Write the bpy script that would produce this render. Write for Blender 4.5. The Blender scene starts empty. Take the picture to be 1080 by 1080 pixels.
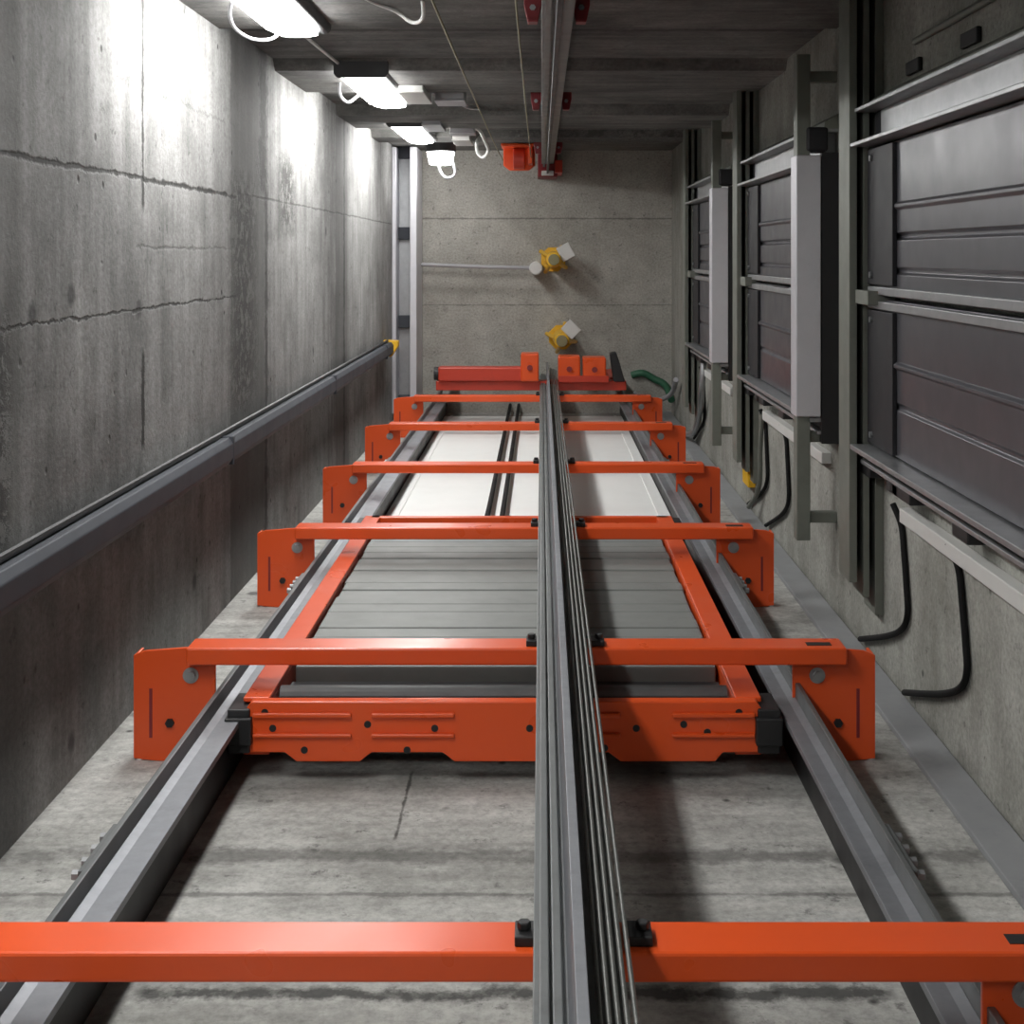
import bpy, bmesh, math, random
from mathutils import Vector, Matrix
random.seed(7)
SC = bpy.context.scene
COL = SC.collection
D0 = 12.0                      # camera height above the pit floor
def Z(d): return D0 - d        # distance below the camera -> height
XL, XR, YB, YT, ZTOP = -1.20, 1.10, -1.342, 0.875, 14.6

# ------------------------------------------------------------------ mesh helper
class MB:
    def __init__(s): s.bm = bmesh.new()
    def box(s, x0, x1, y0, y1, z0, z1):
        x0, x1 = sorted((x0, x1)); y0, y1 = sorted((y0, y1)); z0, z1 = sorted((z0, z1))
        v = [s.bm.verts.new((x, y, z)) for z in (z0, z1) for y in (y0, y1) for x in (x0, x1)]
        for f in ((0,2,3,1),(4,5,7,6),(0,1,5,4),(2,6,7,3),(0,4,6,2),(1,3,7,5)):
            s.bm.faces.new([v[i] for i in f])
        return s
    def prism(s, pts, axis, a, b):
        """polygon pts in the two other axes, extruded from a to b along axis"""
        def P(p, t):
            if axis == 'z': return (p[0], p[1], t)
            if axis == 'y': return (p[0], t, p[1])
            return (t, p[0], p[1])
        A = [s.bm.verts.new(P(p, a)) for p in pts]; B = [s.bm.verts.new(P(p, b)) for p in pts]
        n = len(pts)
        s.bm.faces.new(A); s.bm.faces.new(B[::-1])
        for i in range(n):
            s.bm.faces.new((A[i], B[i], B[(i+1) % n], A[(i+1) % n]))
        return s
    def cyl(s, c, axis, r, a, b, n=20, r2=None):
        r2 = r if r2 is None else r2
        ax = {'x':0,'y':1,'z':2}[axis]; o = [i for i in range(3) if i != ax]
        def ring(t, rr):
            L = []
            for k in range(n):
                p = [0,0,0]; p[ax] = t
                p[o[0]] = c[0] + rr*math.cos(2*math.pi*k/n); p[o[1]] = c[1] + rr*math.sin(2*math.pi*k/n)
                L.append(s.bm.verts.new(p))
            return L
        A, B = ring(a, r), ring(b, r2)
        s.bm.faces.new(A); s.bm.faces.new(B[::-1])
        for i in range(n): s.bm.faces.new((A[i], B[i], B[(i+1) % n], A[(i+1) % n]))
        return s
    def tube(s, pts, r, n=10, smooth=True):
        P = [Vector(p) for p in pts]
        if smooth and len(P) > 2:      # Catmull-Rom
            Q = []
            for i in range(len(P)-1):
                p0 = P[max(i-1,0)]; p1 = P[i]; p2 = P[i+1]; p3 = P[min(i+2,len(P)-1)]
                for k in range(7):
                    t = k/7
                    Q.append(.5*((2*p1)+(p2-p0)*t+(2*p0-5*p1+4*p2-p3)*t*t+(3*p1-p0-3*p2+p3)*t**3))
            Q.append(P[-1]); P = Q
        rings = []; up = None
        for i, p in enumerate(P):
            t = (P[min(i+1,len(P)-1)] - P[max(i-1,0)]).normalized()
            if up is None:
                up = Vector((0,0,1)) if abs(t.z) < .9 else Vector((1,0,0))
            a = t.cross(up).normalized(); b = a.cross(t).normalized(); up = b
            rings.append([s.bm.verts.new(p + r*(a*math.cos(2*math.pi*k/n)+b*math.sin(2*math.pi*k/n))) for k in range(n)])
        for A, B in zip(rings, rings[1:]):
            for k in range(n): s.bm.faces.new((A[k], B[k], B[(k+1)%n], A[(k+1)%n]))
        s.bm.faces.new(rings[0]); s.bm.faces.new(rings[-1][::-1])
        return s
    def build(s, name, mat, parent=None, bevel=0.0, origin=None, smooth=False):
        bmesh.ops.recalc_face_normals(s.bm, faces=s.bm.faces)
        if parent is not None: org = wloc(parent)
        elif origin is not None: org = Vector(origin)
        else:
            vs = [v.co for v in s.bm.verts]
            org = Vector(((min(v.x for v in vs)+max(v.x for v in vs))/2,
                          (min(v.y for v in vs)+max(v.y for v in vs))/2, min(v.z for v in vs)))
        for v in s.bm.verts: v.co -= org
        me = bpy.data.meshes.new(name); s.bm.to_mesh(me); s.bm.free()
        me.materials.append(mat)
        if smooth:
            for p in me.polygons: p.use_smooth = True
            me.set_sharp_from_angle(angle=math.radians(40))
        o = bpy.data.objects.new(name, me); COL.objects.link(o)
        if parent is not None: o.parent = parent
        else: o.location = org
        if bevel:
            m = o.modifiers.new('bevel', 'BEVEL'); m.width = bevel; m.segments = 2; m.limit_method = 'ANGLE'
        return o
def wloc(o):
    v = Vector(o.location)
    while o.parent: o = o.parent; v += Vector(o.location)
    return v
def thing(name, label, cat, loc, group=None):
    o = bpy.data.objects.new(name, None); COL.objects.link(o); o.location = loc
    o.empty_display_size = .1
    return tag(o, label, cat, group)
def tag(o, label, cat, group=None, kind=None):
    o['label'] = label; o['category'] = cat
    if group: o['group'] = group
    if kind: o['kind'] = kind
    return o
def struct(o, label=None, cat=None):
    o['kind'] = 'structure'
    if label: o['label'] = label; o['category'] = cat
    return o
def dup(o, parent=None, loc=None):
    c = o.copy(); COL.objects.link(c)
    if parent is not None: c.parent = parent
    if loc is not None: c.location = loc
    for ch in list(o.children): dup(ch, c)
    return c

# ------------------------------------------------------------------ materials
def newmat(name):
    m = bpy.data.materials.new(name); m.use_nodes = True
    nt = m.node_tree; b = nt.nodes['Principled BSDF']
    return m, nt, b
class N:
    """tiny node builder"""
    def __init__(s, nt): s.nt = nt; s.tc = nt.nodes.new('ShaderNodeNewGeometry'); s.pos = s.tc.outputs['Position']
    def link(s, a, b):
        if hasattr(a, 'is_output') or isinstance(a, bpy.types.NodeSocket): s.nt.links.new(a, b)
        else: b.default_value = a
    def math(s, op, a, b=0.0, c=0.0, clamp=False):
        n = s.nt.nodes.new('ShaderNodeMath'); n.operation = op; n.use_clamp = clamp
        s.link(a, n.inputs[0]); s.link(b, n.inputs[1]); s.link(c, n.inputs[2]); return n.outputs[0]
    def scale(s, v):
        n = s.nt.nodes.new('ShaderNodeVectorMath'); n.operation = 'MULTIPLY'
        s.link(s.pos, n.inputs[0]); n.inputs[1].default_value = v; return n.outputs[0]
    def noise(s, scale, detail=4, rough=.6, vec=None):
        n = s.nt.nodes.new('ShaderNodeTexNoise'); n.inputs['Scale'].default_value = scale
        n.inputs['Detail'].default_value = detail; n.inputs['Roughness'].default_value = rough
        s.nt.links.new(vec or s.pos, n.inputs['Vector']); return n.outputs['Fac']
    def vor(s, scale, vec=None):
        n = s.nt.nodes.new('ShaderNodeTexVoronoi'); n.inputs['Scale'].default_value = scale
        s.nt.links.new(vec or s.pos, n.inputs['Vector']); return n.outputs['Distance']
    def ramp(s, f, a, b, lo=0., hi=1.):
        n = s.nt.nodes.new('ShaderNodeMapRange'); n.clamp = True
        s.link(f, n.inputs[0])
        for i, v in zip((1,2,3,4), (a,b,lo,hi)): n.inputs[i].default_value = v
        return n.outputs[0]
    def mix(s, f, a, b):
        n = s.nt.nodes.new('ShaderNodeMix'); n.data_type = 'RGBA'
        s.link(f, n.inputs[0]); s.link(a, n.inputs[6]); s.link(b, n.inputs[7]); return n.outputs[2]
    def xyz(s):
        n = s.nt.nodes.new('ShaderNodeSeparateXYZ'); s.nt.links.new(s.pos, n.inputs[0]); return n.outputs
    def bump(s, h, strength, dist):
        n = s.nt.nodes.new('ShaderNodeBump'); n.inputs['Strength'].default_value = strength
        n.inputs['Distance'].default_value = dist; s.nt.links.new(h, n.inputs['Height']); return n.outputs[0]
def col(r, g, b): return (r, g, b, 1)

def concrete(name, base, dark, streak=(1,1,1), lines=(), patches=(), shade_bands=(), pit=.5, blot=(.42,.66), rough=.85):
    """lines: (axis, centre, half width, wobble, axis2, lo, hi, darkness); patches: (axis, centre, half width, axis2, lo, hi)"""
    m, nt, b = newmat(name); n = N(nt); X = n.xyz()
    big = n.noise(1.3, 5, .62); med = n.noise(7, 6, .7); fine = n.noise(60, 4, .7)
    st = n.noise(5, 4, .6, n.scale(streak))
    f = n.math('ADD', n.math('MULTIPLY', big, .5), n.math('ADD', n.math('MULTIPLY', med, .22), n.math('MULTIPLY', st, .28)))
    f = n.ramp(f, blot[0], blot[1])
    c = n.mix(f, dark, base)
    c = n.mix(n.ramp(fine, .3, .62, .38, 0), c, col(.02,.02,.02))
    c = n.mix(n.ramp(n.noise(4.2, 7, .78), .53, .70, 0, .45), c, dark)
    c = n.mix(n.ramp(n.noise(19, 5, .75), .60, .68, 0, .6), c, col(.045,.045,.042))
    for (ax, lo, hi, soft, dk) in shade_bands:           # dim gaps between the lamps, painted in as darker concrete
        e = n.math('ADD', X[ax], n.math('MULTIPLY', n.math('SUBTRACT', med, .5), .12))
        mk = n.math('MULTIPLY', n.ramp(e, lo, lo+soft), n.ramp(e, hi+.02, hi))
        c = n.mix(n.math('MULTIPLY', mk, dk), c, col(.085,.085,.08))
    # tie holes and dark stains
    th = n.math('MULTIPLY', n.ramp(n.vor(2.6), .05, .10, 1, 0), n.ramp(n.noise(2.3, 2), .48, .52))
    c = n.mix(n.math('MULTIPLY', th, pit*.8), c, col(.03,.03,.03))
    # air holes
    vh = n.vor(9); gate = n.ramp(n.noise(3.1, 2), .5, .56)
    hole = n.math('MULTIPLY', n.ramp(vh, .05, .12, pit, 0), gate)
    c = n.mix(hole, c, col(.03,.03,.028))
    h = n.math('ADD', n.math('MULTIPLY', med, .5), n.math('MULTIPLY', fine, .25))
    h = n.math('SUBTRACT', h, n.math('MULTIPLY', hole, .8))
    wob = n.noise(6.0, 6, .8); brk = n.noise(13, 4, .75)
    for (ax, cen, w, amp, ax2, lo, hi, dk) in lines:
        off = n.math('MULTIPLY', n.math('SUBTRACT', wob, .5), amp*.55)
        dist = n.math('ABSOLUTE', n.math('SUBTRACT', n.math('ADD', X[ax], off), cen))
        mask = n.ramp(n.math('MULTIPLY', dist, n.ramp(brk, .35, .62, 1.7, .7)), w*.35, w, 1, 0)
        mask = n.math('MULTIPLY', mask, n.math('MULTIPLY', n.ramp(X[ax2], lo, lo+.03), n.ramp(X[ax2], hi, hi-.03)))
        mask = n.math('MULTIPLY', mask, n.ramp(brk, .3, .5, .35, 1))
        mask = n.math('MULTIPLY', mask, dk)
        c = n.mix(mask, c, col(.025,.025,.023)); h = n.math('SUBTRACT', h, n.math('MULTIPLY', mask, .45))
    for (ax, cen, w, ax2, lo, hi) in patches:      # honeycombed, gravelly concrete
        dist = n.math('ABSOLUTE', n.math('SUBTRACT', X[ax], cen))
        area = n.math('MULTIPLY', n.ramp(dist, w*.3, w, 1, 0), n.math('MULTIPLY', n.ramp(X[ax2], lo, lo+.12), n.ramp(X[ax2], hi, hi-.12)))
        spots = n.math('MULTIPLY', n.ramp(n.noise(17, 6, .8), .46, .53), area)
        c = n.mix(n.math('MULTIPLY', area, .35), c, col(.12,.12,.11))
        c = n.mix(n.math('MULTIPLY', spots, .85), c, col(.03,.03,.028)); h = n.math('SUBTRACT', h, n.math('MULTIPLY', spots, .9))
    nt.links.new(c, b.inputs['Base Color']); b.inputs['Roughness'].default_value = rough
    nt.links.new(n.bump(h, .5, .012), b.inputs['Normal'])
    return m
def paint(name, c, rough=.4, metal=0., var=.25, scl=9, dirt=(.03,.03,.03), spec=.5, bump=.1, grime=.45):
    m, nt, b = newmat(name); n = N(nt)
    a = n.noise(scl, 5, .65); g = n.noise(9, 2, .5)
    cc = n.mix(n.ramp(a, .35, .75, 0, var), col(*c), col(*[v*.62 for v in c]))
    cc = n.mix(n.ramp(n.noise(3.5, 6, .75), .56, .8, 0, grime), cc, col(*dirt))
    nt.links.new(cc, b.inputs['Base Color'])
    nt.links.new(n.ramp(g, .3, .7, max(rough-.03,.05), rough+.05), b.inputs['Roughness'])
    b.inputs['Metallic'].default_value = metal
    b.inputs['Specular IOR Level'].default_value = spec
    if bump: nt.links.new(n.bump(a, bump, .003), b.inputs['Normal'])
    return m
def emis(name, c, s):
    m, nt, b = newmat(name); b.inputs['Base Color'].default_value = col(.9,.9,.9)
    n = N(nt); v = n.noise(4, 2)
    nt.links.new(n.mix(v, col(*c), col(c[0]*.97,c[1]*.98,c[2])), b.inputs['Emission Color'])
    b.inputs['Emission Strength'].default_value = s
    return m
LS = 16.0
M = dict(
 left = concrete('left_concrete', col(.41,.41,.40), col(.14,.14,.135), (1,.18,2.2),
      lines=[(1,.225,.011,.06,2,Z(5.6),Z(1),1.0),(1,.24,.007,.05,2,Z(12),Z(5.6),.6),(1,-.165,.006,.10,2,Z(5.6),Z(1),.9),(2,Z(4.28),.018,.004,1,.12,.9,1.),(2,Z(4.28),.022,.006,1,-.6,-.28,1.),
             (2,Z(6.2),.05,.05,1,-1.4,.3,.8),(2,Z(6.12),.12,.08,1,.25,.9,.9),(2,Z(8.65),.05,.04,1,-1.4,.9,.8),(1,.02,.007,.1,2,Z(5.6),Z(4.2),.35),(1,.5,.008,.25,2,Z(5.4),Z(4),.3)],
      shade_bands=[(2,Z(6.24),Z(5.5),.08,.72),(2,Z(8.85),Z(8.3),.08,.62),(2,Z(3.3),Z(2.9),.05,.5)], patches=[(2,Z(5.72),.34,1,-.66,.35),(2,Z(3.13),.10,1,-.75,-.1),(2,Z(6.7),.3,1,.05,.5)], pit=.95),
 bottom = concrete('rail_wall_concrete', col(.58,.58,.55), col(.27,.27,.25), (.35,1,3.0),
      lines=[(2,Z(3.17),.05,.04,0,-1.3,1.3,.5),(2,Z(2.98),.012,.05,0,-1.3,1.3,.5),(2,Z(2.58),.03,.14,0,-.75,.65,.85),(0,-.335,.006,.03,2,Z(3.7),Z(3.25),.8)], pit=.9, blot=(.40,.6)),
 right = concrete('door_wall_concrete', col(.50,.50,.46), col(.24,.24,.21), (1,.4,1.6), pit=.7),
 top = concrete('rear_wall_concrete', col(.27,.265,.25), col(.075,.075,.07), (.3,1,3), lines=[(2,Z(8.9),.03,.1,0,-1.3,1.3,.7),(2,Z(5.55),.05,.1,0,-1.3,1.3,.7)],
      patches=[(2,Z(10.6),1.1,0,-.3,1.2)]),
 floor = concrete('pit_concrete', col(.56,.55,.50), col(.38,.37,.33), (1,1,1), lines=[(1,.30,.010,.02,0,-1.3,1.3,.5),(1,-.43,.008,.02,0,-1.3,1.3,.4)], pit=.3),
 orange = paint('orange_paint', (.74,.088,.015), .30, 0, .06, 3, (.35,.04,.014), .5, 0, .06),
 red = paint('red_paint', (.52,.045,.02), .4, 0, .2, 8, (.12,.02,.015)),
 deepred = paint('dark_red_paint', (.22,.02,.025), .45, 0, .2, 8),
 rail = paint('machined_steel', (.27,.28,.30), .5, .6, .5, 22, (.05,.05,.055), .5, .12),
 railback = paint('black_painted_steel', (.012,.012,.013), .5, .0, .2),
 dull = paint('oily_rail_steel', (.17,.18,.18), .42, .55, .4, 14),
 rope = paint('rope_steel', (.15,.155,.145), .42, .5, .4, 60, (.04,.04,.035), .5, .5),
 slab = paint('cast_filler_grey', (.20,.21,.20), .55, .1, .35, 12, (.08,.08,.08), .5, .2),
 white = paint('white_sheet', (.86,.87,.85), .5, 0, .12, 5, (.55,.55,.5), .4, .02, .2),
 door = paint('grey_door_sheet', (.105,.105,.118), .33, .35, .12, 2, (.06,.055,.06), .5, 0, .05),
 doordark = paint('dark_door_rail', (.014,.014,.017), .55, .1, .2, 7),
 galv = paint('galvanised_steel', (.42,.43,.44), .38, .75, .4, 18, (.16,.16,.15), .5, .08),
 galvdull = paint('greenish_primer_steel', (.21,.225,.195), .5, .35, .4, 9, (.09,.09,.07), .5, .1),
 alu = paint('brushed_aluminium', (.68,.68,.72), .42, .45, .2, 10, (.3,.3,.3), .5, .05, .2),
 black = paint('black_rubber', (.008,.008,.008), .75, 0, .2, 9, (.01,.01,.01), .2),
 yellow = paint('yellow_paint', (.80,.46,.02), .42, 0, .15),
 wpl = paint('white_plastic', (.62,.62,.60), .45, 0, .08, 8, (.5,.5,.5)),
 gpl = paint('grey_plastic', (.40,.40,.42), .5, 0, .15),
 green = paint('green_cable', (.03,.13,.07), .5, 0, .2),
 yrope = paint('greasy_rope', (.24,.22,.12), .5, .3, .2),
 housing = paint('dark_lamp_housing', (.03,.03,.032), .5, 0, .2),
 tray = paint('dark_blue_grey_steel', (.05,.056,.068), .6, .1, .5, 12, (.015,.015,.015)),
 band = paint('pale_grey_lid', (.30,.31,.32), .5, .1, .3, 10, (.12,.12,.12)),
 lamp = emis('lit_diffuser', (1,.985,.96), LS),
)

# ------------------------------------------------------------------ room shell
def wall(name, a, mat, label):
    m = MB(); m.box(*a); return struct(m.build(name, mat, origin=(0,0,0)), label, 'wall')
T = .15
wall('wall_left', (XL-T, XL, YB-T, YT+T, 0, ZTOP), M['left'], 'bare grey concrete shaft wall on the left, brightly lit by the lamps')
wall('wall_right', (XR, XR+T, YB-T, YT+T, 0, ZTOP), M['right'], 'concrete shaft wall on the right carrying the dark sliding doors')
wall('wall_bottom', (XL, XR, YB-T, YB, 0, ZTOP), M['bottom'], 'pale stained concrete wall behind the orange brackets')
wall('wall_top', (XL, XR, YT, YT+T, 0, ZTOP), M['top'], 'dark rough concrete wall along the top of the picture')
struct(MB().box(XL-T, XR+T, YB-T, YT+T, -.2, 0).build('floor', M['floor'], origin=(0,0,0)), 'smooth brownish concrete pit floor at the far end', 'floor')
struct(MB().box(XL-T, XR+T, YB-T, YT+T, ZTOP, ZTOP+.2).build('ceiling', M['top'], origin=(0,0,0)), 'concrete slab closing the shaft behind the viewer', 'ceiling')
# ledges on the top wall
for i, (d0, d1, p) in enumerate(((6.35,7.25,.05),(8.3,9.2,.06),(4.5,5.3,.035),(10.0,10.5,.05))):
    m = MB(); m.prism([(YT, Z(d1)-.03), (YT-p, Z(d1)), (YT-p, Z(d0)-.05), (YT, Z(d0))], 'x', XL, XR)
    struct(m.build('trim_%d' % (i+1), M['top'], origin=(0,0,0)), ['shallow concrete ledge beside the second lamp','shallow concrete ledge beside the third lamp','shallow concrete ledge beside the nearest lamp','rough concrete ledge just above the pit'][i], 'ledge')

# ------------------------------------------------------------------ orange rail brackets
BD = [2.20, 3.82, 5.46, 7.08, 8.76, 10.45]
blab = ['orange steel rail bracket nearest the viewer, its bar spanning the whole picture',
        'second orange steel bracket from the viewer, just beyond the counterweight crosshead',
        'third orange steel bracket, at the far end of the grey filler slabs',
        'fourth orange steel bracket, crossing the middle of the white panels',
        'fifth orange steel bracket from the viewer, crossing the far white panels',
        'farthest orange steel bracket, just in front of the red pit beam']
def make_bracket():
    z = Z(BD[0]); r = thing('rail_bracket', '', 'bracket', (0, YB, z))
    # bar: channel section, open at the back
    m = MB(); m.prism([(-1.076,z),(-1.031,z),(-1.031,z+.102),(-1.076,z+.102)], 'x', -.93, .80)
    m.build('crossbar', M['orange'], r, bevel=.005)
    for sx in (-1, 1):
        if sx < 0: xi, xo = -.863, -1.08
        else: xi, xo = .665, .884
        m = MB()
        m.prism([(xi,-1.036),(xo*1.0-sx*(.03),-1.05),(xo,-1.062),(xo,-1.335),(xo-sx*.06,YB),(xi+sx*.015,YB),(xi,-1.30)], 'z', z+.045, z+.055)
        m.box(xo-sx*.008, xo, -1.062, -1.335, z-.02, z+.046)          # turned flange
        m.box(xi, xo-sx*.02, YB, YB+.008, z-.03, z+.046)              # foot on the wall
        p = m.build('end_plate', M['orange'], r, bevel=.002)
        b = MB(); b.cyl((xi+sx*.065, -1.115), 'z', .014, z+.055, z+.067, 6); b.cyl((xi+sx*.065,-1.115), 'z', .021, z+.052, z+.058, 20)
        b.build('bolt', M['galv'], p)
        b = MB(); b.cyl((xi+sx*.12, -1.24), 'z', .012, z+.055, z+.064, 6); b.build('bolt', M['railback'], p)
        b = MB(); b.box(xo-sx*.05, xo-sx*.042, -1.15, -1.28, z+.0549, z+.0565); b.build('slot', M['deepred'], p)
    MB().box(.70, .765, -1.0315, -1.0300, z+.045, z+.075).build('slot', M['railback'], r)
    for sx in (-1, 1):                                               # clips that pinch the rail flange
        xc = .05 + (.096 if sx > 0 else -.070)
        m = MB(); m.box(xc-.020, xc+.020, -1.031, -1.016, z+.03, z+.085); m.cyl((xc+sx*.006, z+.058), 'y', .011, -1.016, -1.004, 6)
        m.build('rail_clip', M['railback'], r, bevel=.002)
    return r
br0 = make_bracket(); br0['label'] = blab[0]; br0['group'] = 'orange rail brackets'
for d, lb in zip(BD[1:], blab[1:]):
    o = dup(br0, loc=(0, YB, Z(d))); o['label'] = lb

# ------------------------------------------------------------------ counterweight guide rails
def cw_rail(xb, s, label, ytop, tip, chan):
    r = thing('counterweight_guide_rail', label, 'guide rail', (xb, -1.19, 0), 'counterweight guide rails')
    m = MB(); m.box(xb, xb - s*.013, ytop-.10, ytop, .0, 13.8); m.build('rail_flange', M['dull'], r, bevel=.002)
    m = MB(); yc = ytop-.05
    m.prism([(xb, yc-.012),(xb, yc+.012),(xb+s*.02, yc+.007),(tip, yc+.008),(tip, yc-.008),(xb+s*.02, yc-.007)], 'z', 0, 13.8)
    m.build('rail_blade', M['rail'], r, bevel=.001)
    m = MB(); m.box(chan[0], chan[1], YB, chan[2], 0, 13.8); m.build('backing_channel', M['railback'], r, bevel=.002)
    for d in (2.75, 5.0, 7.9):                                     # fish plates with bolts
        m = MB(); m.box(xb-s*.013, xb-s*.028, ytop-.09, ytop-.01, Z(d)-.11, Z(d)+.11)
        p = m.build('fish_plate', M['dull'], r, bevel=.002)
        for k in range(4):
            b = MB(); b.cyl((ytop-.028, Z(d)-.085+k*.057), 'x', .010, xb-s*.028, xb-s*.045, 6); b.build('bolt', M['galv'], p)
    return r
cw_rail(-.833, 1, 'left steel rail the counterweight slides on, running down past the left bracket plates', -1.135, -.762, (-.873,-.797,-1.238))
cw_rail(.672, -1, 'right steel rail the counterweight slides on, running down past the right bracket plates', -1.135, .618, (.66,.73,-1.242))

# ------------------------------------------------------------------ car guide rails
r = thing('car_guide_rail', 'steel car guide rail standing on the middle of the orange bars', 'guide rail', (.05, -1.02, Z(11.9)))
z0 = Z(11.9)
MB().box(-.012, .112, -1.031, -1.012, z0, 13.8).build('rail_flange', M['dull'], r, bevel=.002)
MB().prism([(.036,-1.012),(.042,-.985),(.042,-.905),(.058,-.905),(.058,-.985),(.064,-1.012)], 'z', z0, 13.8).build('rail_blade', M['rail'], r, bevel=.001)
for x in (.004, .022):
    MB().box(x-.007, x+.007, -1.012, -1.000, z0, 13.8).build('flange_strip', M['dull'], r, bevel=.002)
r = thing('car_guide_rail', 'dark steel car guide rail fixed to the top wall, ending in the pit', 'guide rail', (.05, YT, Z(11.6)))
MB().box(.0, .10, .735, .75, Z(11.6), 13.8).build('rail_flange', M['dull'], r, bevel=.002)
MB().box(.042, .058, .655, .735, Z(11.6), 13.8).build('rail_blade', M['railback'], r, bevel=.001)
MB().box(.012, .03, .71, .735, Z(11.6), 13.8).build('cable_run', M['dull'], r)
MB().box(.03, .07, .75, YT, 0.02, 13.8).build('backing_channel', M['railback'], r)
for d, lb in ((4.62,'dark red clamp holding the top guide rail at the picture edge'),(7.4,'dark red clamp holding the top guide rail halfway down'),(10.6,'dark red clamp at the pit end of the top guide rail')):
    r = thing('rail_clamp', lb, 'clamp', (.05, YT, Z(d)), 'red clamps on the top rail')
    for sx in (-1, 1):
        x = .05+sx*.078
        m = MB(); m.prism([(x-.028,YT),(x+.028,YT),(x+.028,.80),(x+.016,.745),(x-.016,.745),(x-.028,.80)], 'z', Z(d), Z(d)+.06)
        c = m.build('clamp_jaw', M['deepred'], r, bevel=.003)
        MB().cyl((x,.79),'z',.010,Z(d)+.06,Z(d)+.07,6).build('bolt', M['galv'], c)

# steel ropes beside the rail
rp0 = None
for k in range(5):
    x = .072 + k*.0118
    if rp0 is None:
        m = MB(); m.tube([(x,-.945,Z(11.8)),(x,-.945,13.8)], .0038, 10, False)
        rp0 = m.build('steel_rope', M['rope'], smooth=True); tag(rp0, 'thin steel rope running down close beside the central guide rail', 'rope', 'steel ropes beside the central rail')
        o = rp0
    else:
        o = rp0.copy(); COL.objects.link(o); o.location = rp0.location + Vector((k*.0118, -.004*k, 0))
    # seat of each rope
# ------------------------------------------------------------------ counterweight
C0 = 3.60
cw = thing('counterweight', 'orange counterweight frame with notched crosshead riding between the two side rails', 'counterweight', (-.09, -1.28, Z(6.2)))
za, zb = Z(C0), Z(C0+.035)
def crosshead(za, zb, name):
    yb, ym = -1.285, -1.262
    xs = [(-.75,-1.155),(-.735,-1.133),(.545,-1.133),(.56,-1.155),(.56,ym),(.46,ym),(.44,yb),(.20,yb),(.17,ym),(.02,ym),(-.01,yb),(-.22,yb),(-.25,ym),(-.43,ym),(-.46,yb),(-.62,yb),(-.65,ym),(-.75,ym)]
    m = MB(); m.prism(xs, 'z', za, zb); return m.build(name, M['orange'], cw, bevel=.003)
ch = crosshead(za, zb, 'crosshead')
for (x0, x1) in ((-.73,-.48),(-.43,-.22),(.06,.20),(.33,.54)):        # raised pressed ribs on the face
    m = MB(); m.box(x0, x1, -1.172, -1.160, za, za+.010); m.box(x0, x1, -1.222, -1.212, za, za+.010)
    m.build('pressed_rib', M['orange'], ch, bevel=.003)
for (x, y) in ((-.60,-1.255),(-.44,-1.19),(-.34,-1.255),(-.27,-1.2),(-.03,-1.2),(.10,-1.19),(.16,-1.25),(.36,-1.19),(.42,-1.21),(.50,-1.16),(-.70,-1.16),(-.68,-1.20),(.24,-1.2)):
    MB().cyl((x,y),'z',.009,za-.004,za+.002,14).build('bolt_hole', M['railback'], ch)
crosshead(Z(6.12), Z(6.16), 'lower_crosshead')
for (x0, x1) in ((-.762,-.695),(.495,.562)):
    m = MB(); m.box(x0, x1, -1.145, -1.133, Z(6.16), zb); xo = x0 if x0 < 0 else x1
    s = 1 if x0 < 0 else -1
    xw = x1 if x0 < 0 else x0
    m.box(xw, xw - s*.008, -1.28, -1.145, Z(6.16), zb)
    m.box(x0, x1, -1.28, -1.268, Z(6.16), zb)
    m.build('upright', M['orange'], cw, bevel=.003)
for d in (C0+.02, 6.1):
    for s, x in ((-1, -.765), (1, .575)):
        m = MB(); m.box(x-.028, x+.028, -1.262, -1.150, Z(d)-.11, Z(d)+.03); m.box(x-.034, x+.034, -1.24, -1.17, Z(d)-.09, Z(d)+.04)
        m.build('guide_shoe', M['railback'], cw, bevel=.004)
MB().box(-.69, .49, -1.27, -1.168, Z(C0+.12), Z(C0+.036)).build('top_spacer', M['railback'], cw)
MB().tube([(-.69,-1.165,Z(C0+.17)),(.49,-1.165,Z(C0+.17))], .022, 12, False).build('clamp_bar', M['dull'], cw)
MB().box(-.69, .49, -1.27, -1.185, Z(C0+.34), Z(C0+.20)).build('top_spacer', M['railback'], cw)
f0 = None
for k in range(20):
    zc = Z(5.98) + k*.101
    if f0 is None:
        m = MB(); m.box(-.685, .485, -1.265, -1.148, zc, zc+.098)
        f0 = m.build('filler_weight', M['slab'], bevel=.004); o = f0
        tag(f0, 'flat grey cast filler slab stacked inside the orange counterweight frame', 'counterweight slab', 'filler slabs in the counterweight')
    else:
        o = f0.copy(); COL.objects.link(o); o.location = f0.location + Vector((random.uniform(-.003,.003), random.choice((0,0,.003,-.004)), k*.101))

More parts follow.
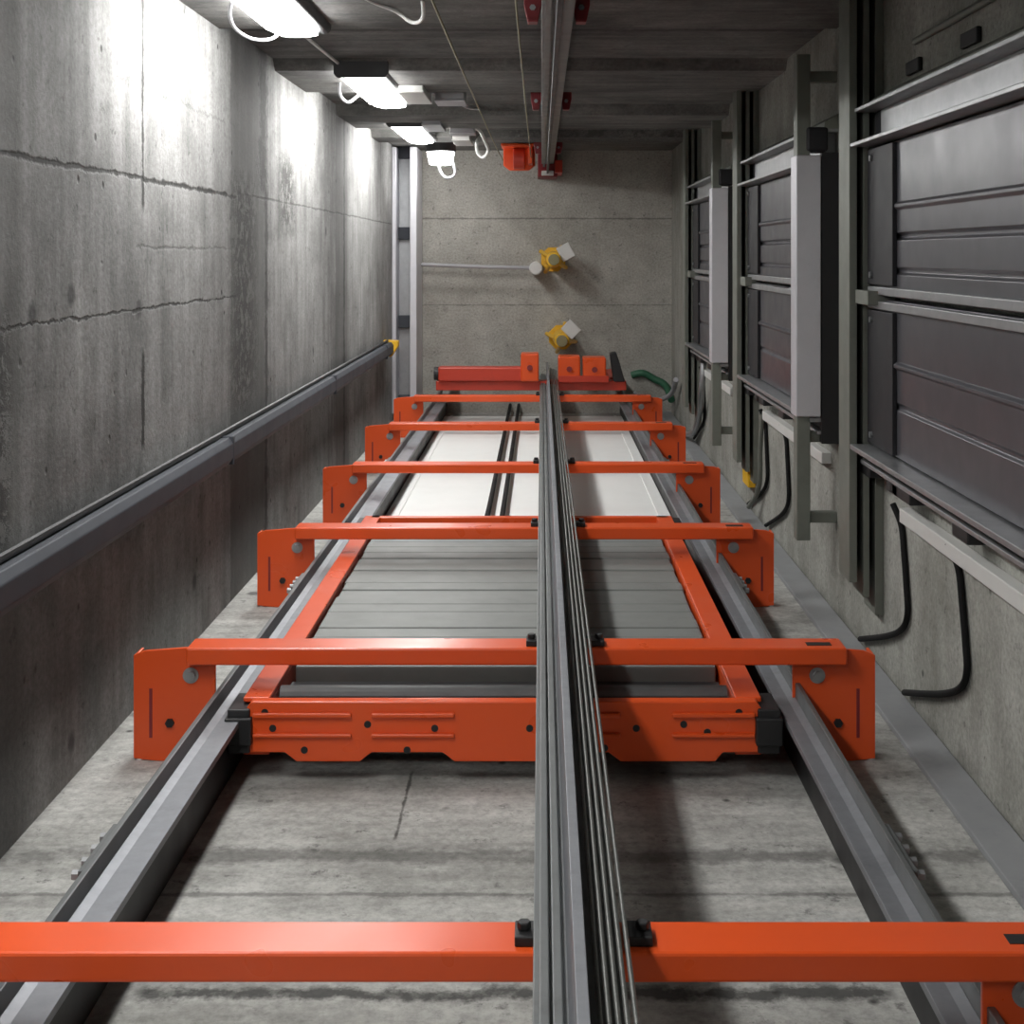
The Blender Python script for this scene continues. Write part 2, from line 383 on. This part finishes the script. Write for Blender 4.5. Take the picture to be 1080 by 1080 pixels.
# ------------------------------------------------------------------ white guard panels and black travelling cables
gl = ['white sheet panel on the wall just beyond the counterweight', 'white sheet panel on the wall between the fourth and fifth orange brackets', 'white sheet panel on the wall at the pit end, beyond the fifth orange bracket']
for (d0, d1), lb in zip(((5.60,7.12),(7.13,8.80),(8.81,11.6)), gl):
    g = thing('guard_panel', lb, 'panel', (0, YB, Z(d1)), 'white guard panels')
    MB().box(-.79, .655, YB, YB+.02, Z(d1), Z(d0)).build('sheet', M['white'], g, bevel=.003)
    for x in (-.73, .6):
        MB().box(x-.01, x+.01, YB+.02, YB+.026, Z(d1)+.02, Z(d0)-.02).build('fold', M['white'], g)
for x, d0, lb in ((-.262, 6.1, 'left black cable hanging below the counterweight over the white panels'), (-.19, 6.1, 'right black cable hanging below the counterweight over the white panels')):
    m = MB(); m.tube([(x,-1.22,Z(d0)),(x,-1.27,Z(7)),(x,-1.27,Z(9)),(x,-1.27,.02)], .013)
    tag(m.build('hanging_cable', M['black'], smooth=True), lb, 'cable', 'cables under the counterweight')

# ------------------------------------------------------------------ lamps
def lamp(name, xc, d0, d1, label, w=.20):
    z0, z1 = Z(d1), Z(d0)
    r = thing(name, label, 'lamp', (xc, YT, z0), 'bulkhead lamps along the wall')
    c = .035
    l, q = xc-w/2, xc+w/2
    hp = [(l,YT),(q+.022,YT),(q+.018,.822),(q+.008,.808),(q-.004,.806),(l,.852)]
    MB().prism(hp, 'z', z0, z1).build('housing', M['housing'], r, bevel=.004)
    cap = [(l-.006,YT),(q+.03,YT),(q+.03,.808),(q+.010,.789),(l+.010,.789),(l-.006,.808)]
    MB().prism(cap, 'z', z1, z1+.018).build('end_cap', M['housing'], r, bevel=.004)
    # translucent cover turned towards the left wall, ends tapering in
    t = .16
    def ring(z, k):
        f = [(l+.002,.851),(q-.004,.808),(q-.005,.786),(q-.05,.779),(xc,.778),(l+.05,.782),(l+.012,.800)]
        cx, cy = xc, .815
        return [m.bm.verts.new((cx+(x-cx)*k, cy+(y-cy)*k, z)) for x, y in f]
    m = MB(); RR = [ring(z0+.01,.55), ring(z0+t*.5,.86), ring(z0+t,1), ring(z1-.03,1), ring(z1-.002,.93)]
    for A, B in zip(RR, RR[1:]):
        for k in range(7): m.bm.faces.new((A[k], B[k], B[(k+1)%7], A[(k+1)%7]))
    m.bm.faces.new(RR[0]); m.bm.faces.new(RR[-1][::-1])
    m.build('diffuser', M['lamp'], r, smooth=True)
    m = MB(); m.box(xc-.03, xc+.03, .84, YT, z0-.03, z0); m.build('cable_gland', M['wpl'], r)
    return r
lamp('bulkhead_lamp', -.89, 3.95, 5.22, 'largest glowing bulkhead lamp, cut by the top edge of the picture')
lamp('bulkhead_lamp', -.82, 6.38, 7.72, 'second glowing bulkhead lamp, with a dark housing, on the top wall', .21)
lamp('bulkhead_lamp', -.86, 8.85, 10.2, 'third glowing bulkhead lamp, between the second and the round one')
for d in (1.35, -1.2):
    lamp('bulkhead_lamp', -.89, d, d+1.3, 'glowing bulkhead lamp higher up the shaft, behind the viewer' if d < 0 else 'glowing bulkhead lamp beside the viewer, above the picture')
r = thing('round_lamp', 'small round glowing lamp farthest down in the pit corner', 'lamp', (-.79, YT, Z(11.2)))
MB().cyl((-.79, Z(11.15)), 'y', .12, .80, YT, 24).build('housing', M['housing'], r, bevel=.006)
MB().cyl((-.79, Z(11.15)), 'y', .11, .80, .70, 24, .085).build('diffuser', M['lamp'], r, bevel=.012, smooth=True)

def cable(pts, rad, mat, name, label, group=None, cat='cable'):
    return tag(MB().tube(pts, rad).build(name, mat, smooth=True), label, cat, group)
def P(px, py, d): return ((px-571)*d/1500, -(py-268)*d/1500, Z(d))
cable([(-.93,.86,Z(5.2)),(-.92,.85,Z(5.6)),(-.91,.855,Z(6.38))], .007, M['wpl'], 'lamp_cable', 'white cable running from the nearest lamp to the second lamp')
cable([(-.95,.85,Z(7.7)),(-.92,.85,Z(8.2)),(-.90,.855,Z(8.85))], .007, M['wpl'], 'lamp_cable', 'white cable running from the second lamp to the third lamp')
cable([(-1.0,.82,Z(4.6)),(-1.03,.79,Z(4.7)),(-1.04,.765,Z(4.85)),(-1.01,.755,Z(5.0)),(-.96,.775,Z(5.1)),(-.94,.84,Z(5.2))], .006, M['gpl'], 'lamp_cable', 'white cable loop hanging under the nearest lamp')
cable([(-.94,.86,Z(6.7)),(-.98,.82,Z(6.9)),(-1.0,.785,Z(7.1)),(-.98,.775,Z(7.25)),(-.94,.84,Z(7.4))], .008, M['gpl'], 'lamp_cable', 'pale cable loop hanging beside the second lamp')
cable([(-.80,.74,Z(11.15)),(-.80,.66,Z(11.2)),(-.75,.60,Z(11.2)),(-.68,.63,Z(11.2)),(-.70,.74,Z(11.2)),(-.71,.80,Z(11.2))], .011, M['gpl'], 'lamp_cable', 'white cable loop dangling from the small round lamp')
cable([(-.70,.86,Z(4.2)),(-.58,.845,Z(4.7)),(-.50,.83,Z(4.85)),(-.44,.79,Z(4.85)),(-.40,.80,Z(4.8)),(-.395,.86,Z(4.7))], .007, M['wpl'], 'sagging_cable', 'white cable sagging from the top wall near the picture edge')
cable([(-.62,.86,Z(7.4)),(-.5,.84,Z(7.6)),(-.42,.82,Z(7.9)),(-.38,.84,Z(8.2)),(-.36,.86,Z(8.4))], .009, M['gpl'], 'sagging_cable', 'grey cable curving off the pale junction box')
cable([(-.47,.86,Z(9.6)),(-.42,.84,Z(9.7)),(-.39,.78,Z(9.8)),(-.37,.72,Z(9.9)),(-.41,.68,Z(10)),(-.45,.72,Z(10)),(-.45,.80,Z(10)),(-.40,.86,Z(10.1))], .012, M['wpl'], 'sagging_cable', 'white looped cable bundle on the top wall beside the orange tension device')
for (x0,x1,d0,d1,mt,lb) in ((-.70,-.58,6.95,7.5,'wpl','pale junction box right of the second lamp'),(-.55,-.40,7.35,7.6,'gpl','small grey box on the top wall, nearest the thin ropes'),(-.73,-.62,8.7,9.2,'gpl','grey junction box right of the third lamp'),(-.60,-.44,9.3,9.5,'gpl','small dull grey box above the looped white cable'),(-.62,-.50,9.9,10.4,'wpl','white box beside the looped white cable')):
    r = thing('junction_box', lb, 'box', ((x0+x1)/2, YT, Z(d1)))
    MB().box(x0, x1, .80, YT, Z(d1), Z(d0)).build('box_body', M[mt], r, bevel=.006)
    MB().box(x0-.004, x1+.004, .79, .80, Z(d1)-.004, Z(d0)+.004).build('lid', M[mt], r, bevel=.003)
cable([P(543,-10,4.1),(-.08,.75,Z(8)),(-.08,.75,Z(11.3))], .0035, M['yrope'], 'governor_rope', 'thin steel rope dropping beside the top guide rail to the orange tension device', cat='rope')
cable([(-.30,.70,13.6),(-.30,.70,Z(8)),(-.30,.74,Z(11.3))], .0035, M['yrope'], 'governor_rope', 'thin yellowish rope dropping between the sagging cable and the rail', cat='rope')
# rope tension device in the pit
r = thing('tension_device', 'orange rope tension device on the top wall beside the rail end', 'tension device', (-.17, YT, Z(11.2)))
m = MB(); m.prism([(-.30,YT),(-.30,.70),(-.25,.66),(-.10,.66),(-.05,.70),(-.05,YT)], 'z', Z(11.3), Z(11.22)); m.build('housing', M['orange'], r, bevel=.006)
MB().cyl((.75, Z(11.12)), 'x', .085, -.22, -.13, 28).build('pulley', M['red'], r, bevel=.008)
MB().box(-.31,-.03,.83,.85,Z(11.25),Z(10.9)).build('arm', M['orange'], r, bevel=.004)
MB().box(-.10,-.07,.70,.85,Z(11.22),Z(11.0)).build('arm', M['orange'], r, bevel=.004)
r = thing('pit_stop', 'red and white foot under the end of the top guide rail', 'rail foot', (.05,.7,0))
MB().box(-.03,.13,.63,YT,0,Z(11.62)).build('base_plate', M['deepred'], r, bevel=.006)
MB().box(.0,.10,.64,.68,Z(11.62),Z(11.58)).build('stop', M['wpl'], r, bevel=.004)
MB().box(.11,.17,.66,.76,0,Z(11.5)).build('lug', M['red'], r, bevel=.004)

# ------------------------------------------------------------------ left wall strip
r = thing('wall_tray', 'dark steel cable tray running down the left wall, above the shadowed part', 'cable tray', (XL, -.71, Z(10.8)))
m = MB(); m.prism([(XL,-.672),(XL+.062,-.668),(XL+.078,-.690),(XL+.078,-.742),(XL+.062,-.765),(XL,-.76)], 'z', Z(10.8), 13.8); m.build('tray_body', M['tray'], r, bevel=.003)
MB().tube([(XL+.03,-.658,Z(10.8)),(XL+.03,-.658,13.8)], .010, 8, False).build('cable_run', M['railback'], r)
for k in range(4):
    z = Z(10.4)+k*2.6
    MB().box(XL, XL+.0795, -.766, -.664, z, z+.02).build('strap', M['tray'], r, bevel=.002)
MB().prism([(XL,-.655),(XL+.11,-.66),(XL+.11,-.70),(XL+.06,-.78),(XL,-.78)], 'z', Z(10.92), Z(10.8)).build('end_cap', M['yellow'], r, bevel=.004)

tag(MB().box(.985, 1.088, YB, YB+.018, 0.0, 13.8).build('cable_duct', M['band'], bevel=.003), 'flat pale grey duct lid along the corner below the doors', 'cable duct')

# ------------------------------------------------------------------ sliding doors on the right wall
H = 1.82
def door(i, ds, labels):
    z0 = Z(ds); z1 = z0+H
    yt, yb, ym = .335, -.60, -.135
    r = bpy.data.objects.new('door_%d' % i, None); COL.objects.link(r); r.location = (XR, ym, z0); r.empty_display_size = .1
    struct(r, labels[0], 'door')
    # leaves with folded ribs: profile in (X, Y), extruded in Z
    def leaf(y0, y1, ribs):
        pts = [(1.05, y0)]
        for yr, dep in ribs:
            pts += [(1.05, yr-.012), (1.05-dep, yr-.004), (1.05-dep, yr+.004), (1.05, yr+.012)]
        pts += [(1.05, y1), (1.085, y1), (1.085, y0)]
        m = MB(); m.prism(pts, 'z', z0+.02, z1); return m.build('door_leaf', M['door'], r, bevel=.0015)
    leaf(ym+.006, yt, [(ym+.085,-.010),(.052,-.014),(.142,.008)])
    leaf(yb, ym-.006, [(-.45,-.008),(-.33,.010)])
    # meeting stiles
    for y in (ym+.022, ym-.022):
        MB().box(1.032, 1.05, y-.012, y+.012, z0+.02, z1).build('meeting_stile', M['galv'], r, bevel=.002)
    # dark lower bay with bolts, sill rails
    for (a, b) in ((ym+.04, yt-.004), (yb+.004, ym-.04)):
        p = MB().box(1.036, 1.05, a, b, z0+.0, z0+.32).build('lower_guard', M['doordark'], r, bevel=.002)
        for y in (a+.03, b-.03):
            MB().cyl((y, z0+.06), 'x', .010, 1.028, 1.036, 8).build('bolt', M['galv'], p)
    MB().box(1.0, 1.085, ym-.022, ym+.022, z0-.01, z0+.16).build('sill_guide', M['galvdull'], r, bevel=.002)
    # jambs
    for nm, a in (('frame_strip', (.985,1.1,yt+.006,yt+.018)), ('frame_strip', (1.0,1.1,.452,.464)), ('frame_strip',(.985,1.1,yb-.022,yb-.006)), ('frame_strip',(1.02,1.1,-.668,-.655))):
        MB().box(*a, z0-.02, z1+.06).build(nm, M['galv'], r, bevel=.002)
    MB().box(1.06, 1.1, yt+.018, .452, z0+.08, z1).build('frame_panel', M['galv'], r, bevel=.002)
    MB().box(1.066, 1.1, yt+.018, .452, z0-.02, z0+.08).build('frame_corner', M['doordark'], r)
    MB().box(1.05, 1.1, -.655, yb-.022, z0-.02, z1).build('frame_panel', M['doordark'], r, bevel=.002)
    m = MB(); m.prism([(1.1,.464),(1.045,.464),(1.05,.49),(1.1,.52)], 'z', z0-.02, z1+.06); m.build('lintel_edge', M['galvdull'], r)
    return r
dl = [('dark grey two-leaf sliding door nearest the viewer, cut by the right picture edge',),
      ('dark grey two-leaf sliding door in the middle, behind the wide silver header',),
      ('dark grey two-leaf sliding door farthest down, next to the pit floor',)]
words = ['nearest', 'middle', 'farthest']
for i, ds in enumerate((4.52, 7.14, 9.74)):
    w = words[i]
    door(i+1, ds, dl[i]); z0 = Z(ds); z1 = z0+H
    # sill channels running across the wall below the door
    r = thing('sill_channels', 'greenish grey steel channels across the wall at the sill of the %s door' % w, 'steel channel', (1.05, 0, z0-.2), 'sill channels below the doors')
    for (a, b, zt, yl) in ((.985,1.010,-.03,-1.05),(1.032,1.052,-.04,-1.10),(1.072,1.1,-.05,-1.16)):
        m = MB(); m.box(a, b, yl, .86, z0+zt-.16, z0+zt); m.build('channel', M['galvdull'], r, bevel=.002)
    MB().box(.99,1.1,-1.04,.84,z0-.20,z0-.185).build('web_plate', M['galvdull'], r)
    # header track and cover
    zh = z0+1.90
    r = thing('door_header', 'silver header track and cover over the top of the %s door' % w, 'door header', (1.02, -.15, zh), 'silver headers over the doors')
    MB().box(.945, .995, -1.06, .74, zh-.09, zh-.02).build('header_track', M['galvdull'], r, bevel=.003)
    MB().box(.938, 1.03, -.60, .365, zh-.11, zh).build('header_cover', M['alu'], r, bevel=.004)
    for y in (.66, -.68, -.98):
        MB().box(.99, 1.1, y-.02, y+.02, zh-.09, zh-.05).build('bracket_arm', M['galvdull'], r, bevel=.002)
    MB().box(1.034, 1.098, -.70, .375, zh-.04, zh-.005).build('recess_shade', M['railback'], r)  # black sheet painting the shade in the gap behind the cover
    MB().box(.98, 1.06, .38, .47, zh-.14, zh-.01).build('drive_motor', M['doordark'], r, bevel=.01)
    # black brackets and white trunking below the door edge
    for k, (dd, nm) in enumerate(((-.08,'far'),(.27,'middle'),(.34,'m'),(.95,'near'))):
        o = MB().box(1.03, 1.1, -.705, -.672, z0+dd, z0+dd+.13 if k != 2 else z0+dd+.2).build('frame_bracket', M['railback'], bevel=.004)
        tag(o, 'small black bracket under the lower edge of the %s door frame' % w, 'bracket', 'black brackets under the %s door' % w)
    r = tag(MB().box(1.062, 1.1, -.795, -.752, z0+.30, z0+1.75).build('cable_trunking', M['wpl'], bevel=.003), 'white cable trunking under the lower edge of the %s door' % w, 'trunking')
    # black looped cables
    if i < 2:
        L = [('black cable bent into a hook below the %s door, on its pit side' % w, .15, 0), ('black cable bent into a hook below the %s door, nearer the viewer' % w, .74, 0)]
    else: L = [('black cable bent into a hook below the farthest door', .1, -.3)]
    for lb, dz, de in L:
        zc = z0+dz
        cable([(1.07,-.76,zc+.04),(1.088,-.82,zc+.07),(1.089,-.9,zc+.10),(1.089,-1.0,zc+.13),(1.089,-1.07,zc+.14),(1.088,-1.13,zc+.08),(1.087,-1.2,zc-.10),(1.085,-1.31,zc-.47)], .0095, M['black'], 'door_cable', lb)
# black cavities (anchor pockets) in the concrete above the nearest door
for (d, lb) in ((4.17,'dark anchor pocket plate above the nearest door, farther one'),(3.62,'dark anchor pocket plate above the nearest door, nearer one')):
    tag(MB().box(1.085, XR, .53, .57, Z(d)-.07, Z(d)+.07).build('anchor_plate', M['railback'], bevel=.004), lb, 'anchor')
for (y, d0, d1, rad, mt, lb) in ((.62,4.15,2.6,.01,'galvdull','thin grey pipe on the concrete above the nearest door'),):
    tag(MB().tube([(1.09,y,Z(d0)),(1.09,y,Z(d1))], rad, 10, False).build('pipe', M[mt], smooth=True), lb, 'pipe')
# vertical cables low on the right wall near the pit
cable([(1.06,-.70,Z(9.3)),(1.05,-.86,Z(9.3)),(1.06,-1.05,Z(9.5)),(1.05,-1.25,Z(9.9)),(.98,-1.31,Z(10.6))], .02, M['galv'], 'conduit', 'flexible grey conduit curling down beside the farthest door', cat='conduit')
cable([(1.07,-.78,Z(6.9)),(1.07,-.95,Z(6.95)),(1.07,-1.15,Z(7.0)),(1.05,-1.28,Z(7.2))], .012, M['galvdull'], 'conduit', 'grey conduit dropping beside the silver header of the middle door', cat='conduit')
tag(MB().box(1.06,1.1,-1.20,-1.10,Z(7.5),Z(7.3)).build('switch_box', M['yellow'], bevel=.005), 'small yellow box on the right wall below the middle door', 'box')
cable([(.76,-1.02,.03),(.85,-1.0,.05),(.95,-1.05,.05),(1.04,-1.1,.1),(1.07,-1.2,.3)], .03, M['green'], 'pit_cable', 'green cable lying in the right corner of the pit')
cable([(.76,-1.14,.3),(.83,-1.2,.3),(.95,-1.2,.35),(1.04,-1.12,.6),(1.05,-.98,.9)], .02, M['gpl'], 'pit_cable', 'pale cable crossing the right corner of the pit')

# ------------------------------------------------------------------ pit equipment
def buffer(name, x, y, label, rot):
    r = thing('pit_buffer', label, 'buffer', (x, y, 0), 'yellow pit buffers')
    m = MB(); m.prism([(x+.11*math.cos(a), y+.11*math.sin(a)) for a in [math.radians(22.5+45*k) for k in range(8)]], 'z', 0, .03); m.build('base_plate', M['yellow'], r, bevel=.003)
    MB().cyl((x,y),'z',.07,.03,.50,24,.06).build('column', M['yellow'], r, bevel=.004)
    MB().cyl((x,y),'z',.045,.50,.60,24).build('plunger', M['yrope'], r, bevel=.004)
    for k in range(4):
        a = rot+k*math.pi/2+.5
        m = MB(); m.tube([(x+.05*math.cos(a),y+.05*math.sin(a),.42),(x+.125*math.cos(a),y+.125*math.sin(a),.08)], .017, 8, False); m.build('stay', M['yellow'], r)
    m = MB(); c, s = math.cos(rot), math.sin(rot)
    q = [(.06,-.055),(.17,-.055),(.17,.07),(.06,.07)]
    m.prism([(x+a*c-b*s, y+a*s+b*c) for a, b in q], 'z', .40, .44); m.build('switch_plate', M['wpl'], r, bevel=.004)
    return r
b1 = buffer('a', .10, -.045, 'yellow pit buffer with white plate in the middle of the pit floor', .5)
MB().cyl((-.045,-.115),'z',.055,0,.36,20).build('switch_can', M['wpl'], b1, bevel=.01)
buffer('b', .165, -.70, 'yellow pit buffer partly hidden behind the red block', .8)
cable([(-1.02,-.085,.16),(-.9,-.09,.16),(-.5,-.105,.16),(-.1,-.115,.16)], .016, M['gpl'], 'pit_conduit', 'straight grey conduit from the ladder frame to the middle yellow buffer', cat='conduit')

r = thing('pit_ladder', 'pale metal ladder frame standing against the left wall of the pit', 'ladder', (-1.1, -.2, 0))
for (a, b, hh) in ((-1.198,-1.165,.6),(-1.055,-1.0,.6)):
    MB().box(a, b, -1.28, .86, .05, hh).build('stile', M['alu'], r, bevel=.004)
for y in (.83,.17,-.55,-1.2):
    MB().box(-1.165,-1.055,y-.05,y+.05,.35,.42).build('rung', M['tray'], r, bevel=.004)
MB().box(-1.165,-1.055,-1.28,.86,.30,.33).build('back_plate', M['galv'], r)
for y in (-1.2,.78):
    MB().box(-1.18,-1.02,y-.03,y+.03,0,.05).build('foot', M['galvdull'], r)

r = thing('pit_beam', 'red steel beam across the pit with blocks either side of the rail end', 'steel beam', (-.05, -1.0, 0))
MB().box(-.80,-.10,-.985,-.875,.86,.99).build('beam_tube', M['red'], r, bevel=.012)
MB().box(-.82,.66,-1.06,-.985,.80,.95).build('lower_beam', M['red'], r, bevel=.006)
for (a, b, y0, y1) in ((-.16,-.02,-.985,-.77),(.13,.30,-.985,-.79),(.32,.50,-.985,-.80)):
    k = MB().box(a,b,y0,y1,.80,1.02).build('clamp_block', M['orange'], r, bevel=.012)
    MB().cyl(((a+b)/2,(y0+y1)/2),'z',.022,1.02,1.035,8).build('bolt', M['deepred'], k)
MB().box(.13,.52,-.99,-.94,.98,1.03).build('front_lip', M['red'], r, bevel=.006)
for x in (-.74, .58):
    MB().box(x-.04,x+.04,-1.05,-.97,0,.80).build('post', M['red'], r, bevel=.004)
MB().cyl((-.93,.925),'x',.052,-.835,-.80,20).build('end_cap', M['railback'], r)
m = MB(); m.prism([(.53,-.77),(.58,-.76),(.60,-.82),(.65,-.99),(.56,-.99)], 'z', .86, .98); m.build('roller_arm', M['railback'], r, bevel=.008)

# ------------------------------------------------------------------ camera, world, colour
cam = bpy.data.cameras.new('camera'); co = bpy.data.objects.new('camera', cam); COL.objects.link(co)
co.location = (0, 0, D0); co.rotation_euler = (0, 0, 0)
cam.sensor_width = 36; cam.lens = 1500/1080*36
cam.shift_x = -31/1080; cam.shift_y = -272/1080; cam.clip_start = .02
SC.camera = co
w = bpy.data.worlds.new('world'); w.use_nodes = True; SC.world = w
w.node_tree.nodes['Background'].inputs[0].default_value = (.02,.02,.02,1)
SC.view_settings.view_transform = 'Standard'; SC.view_settings.look = 'None'
SC.view_settings.gamma = 1; SC.view_settings.use_curve_mapping = False
SC.view_settings.exposure = 1.5
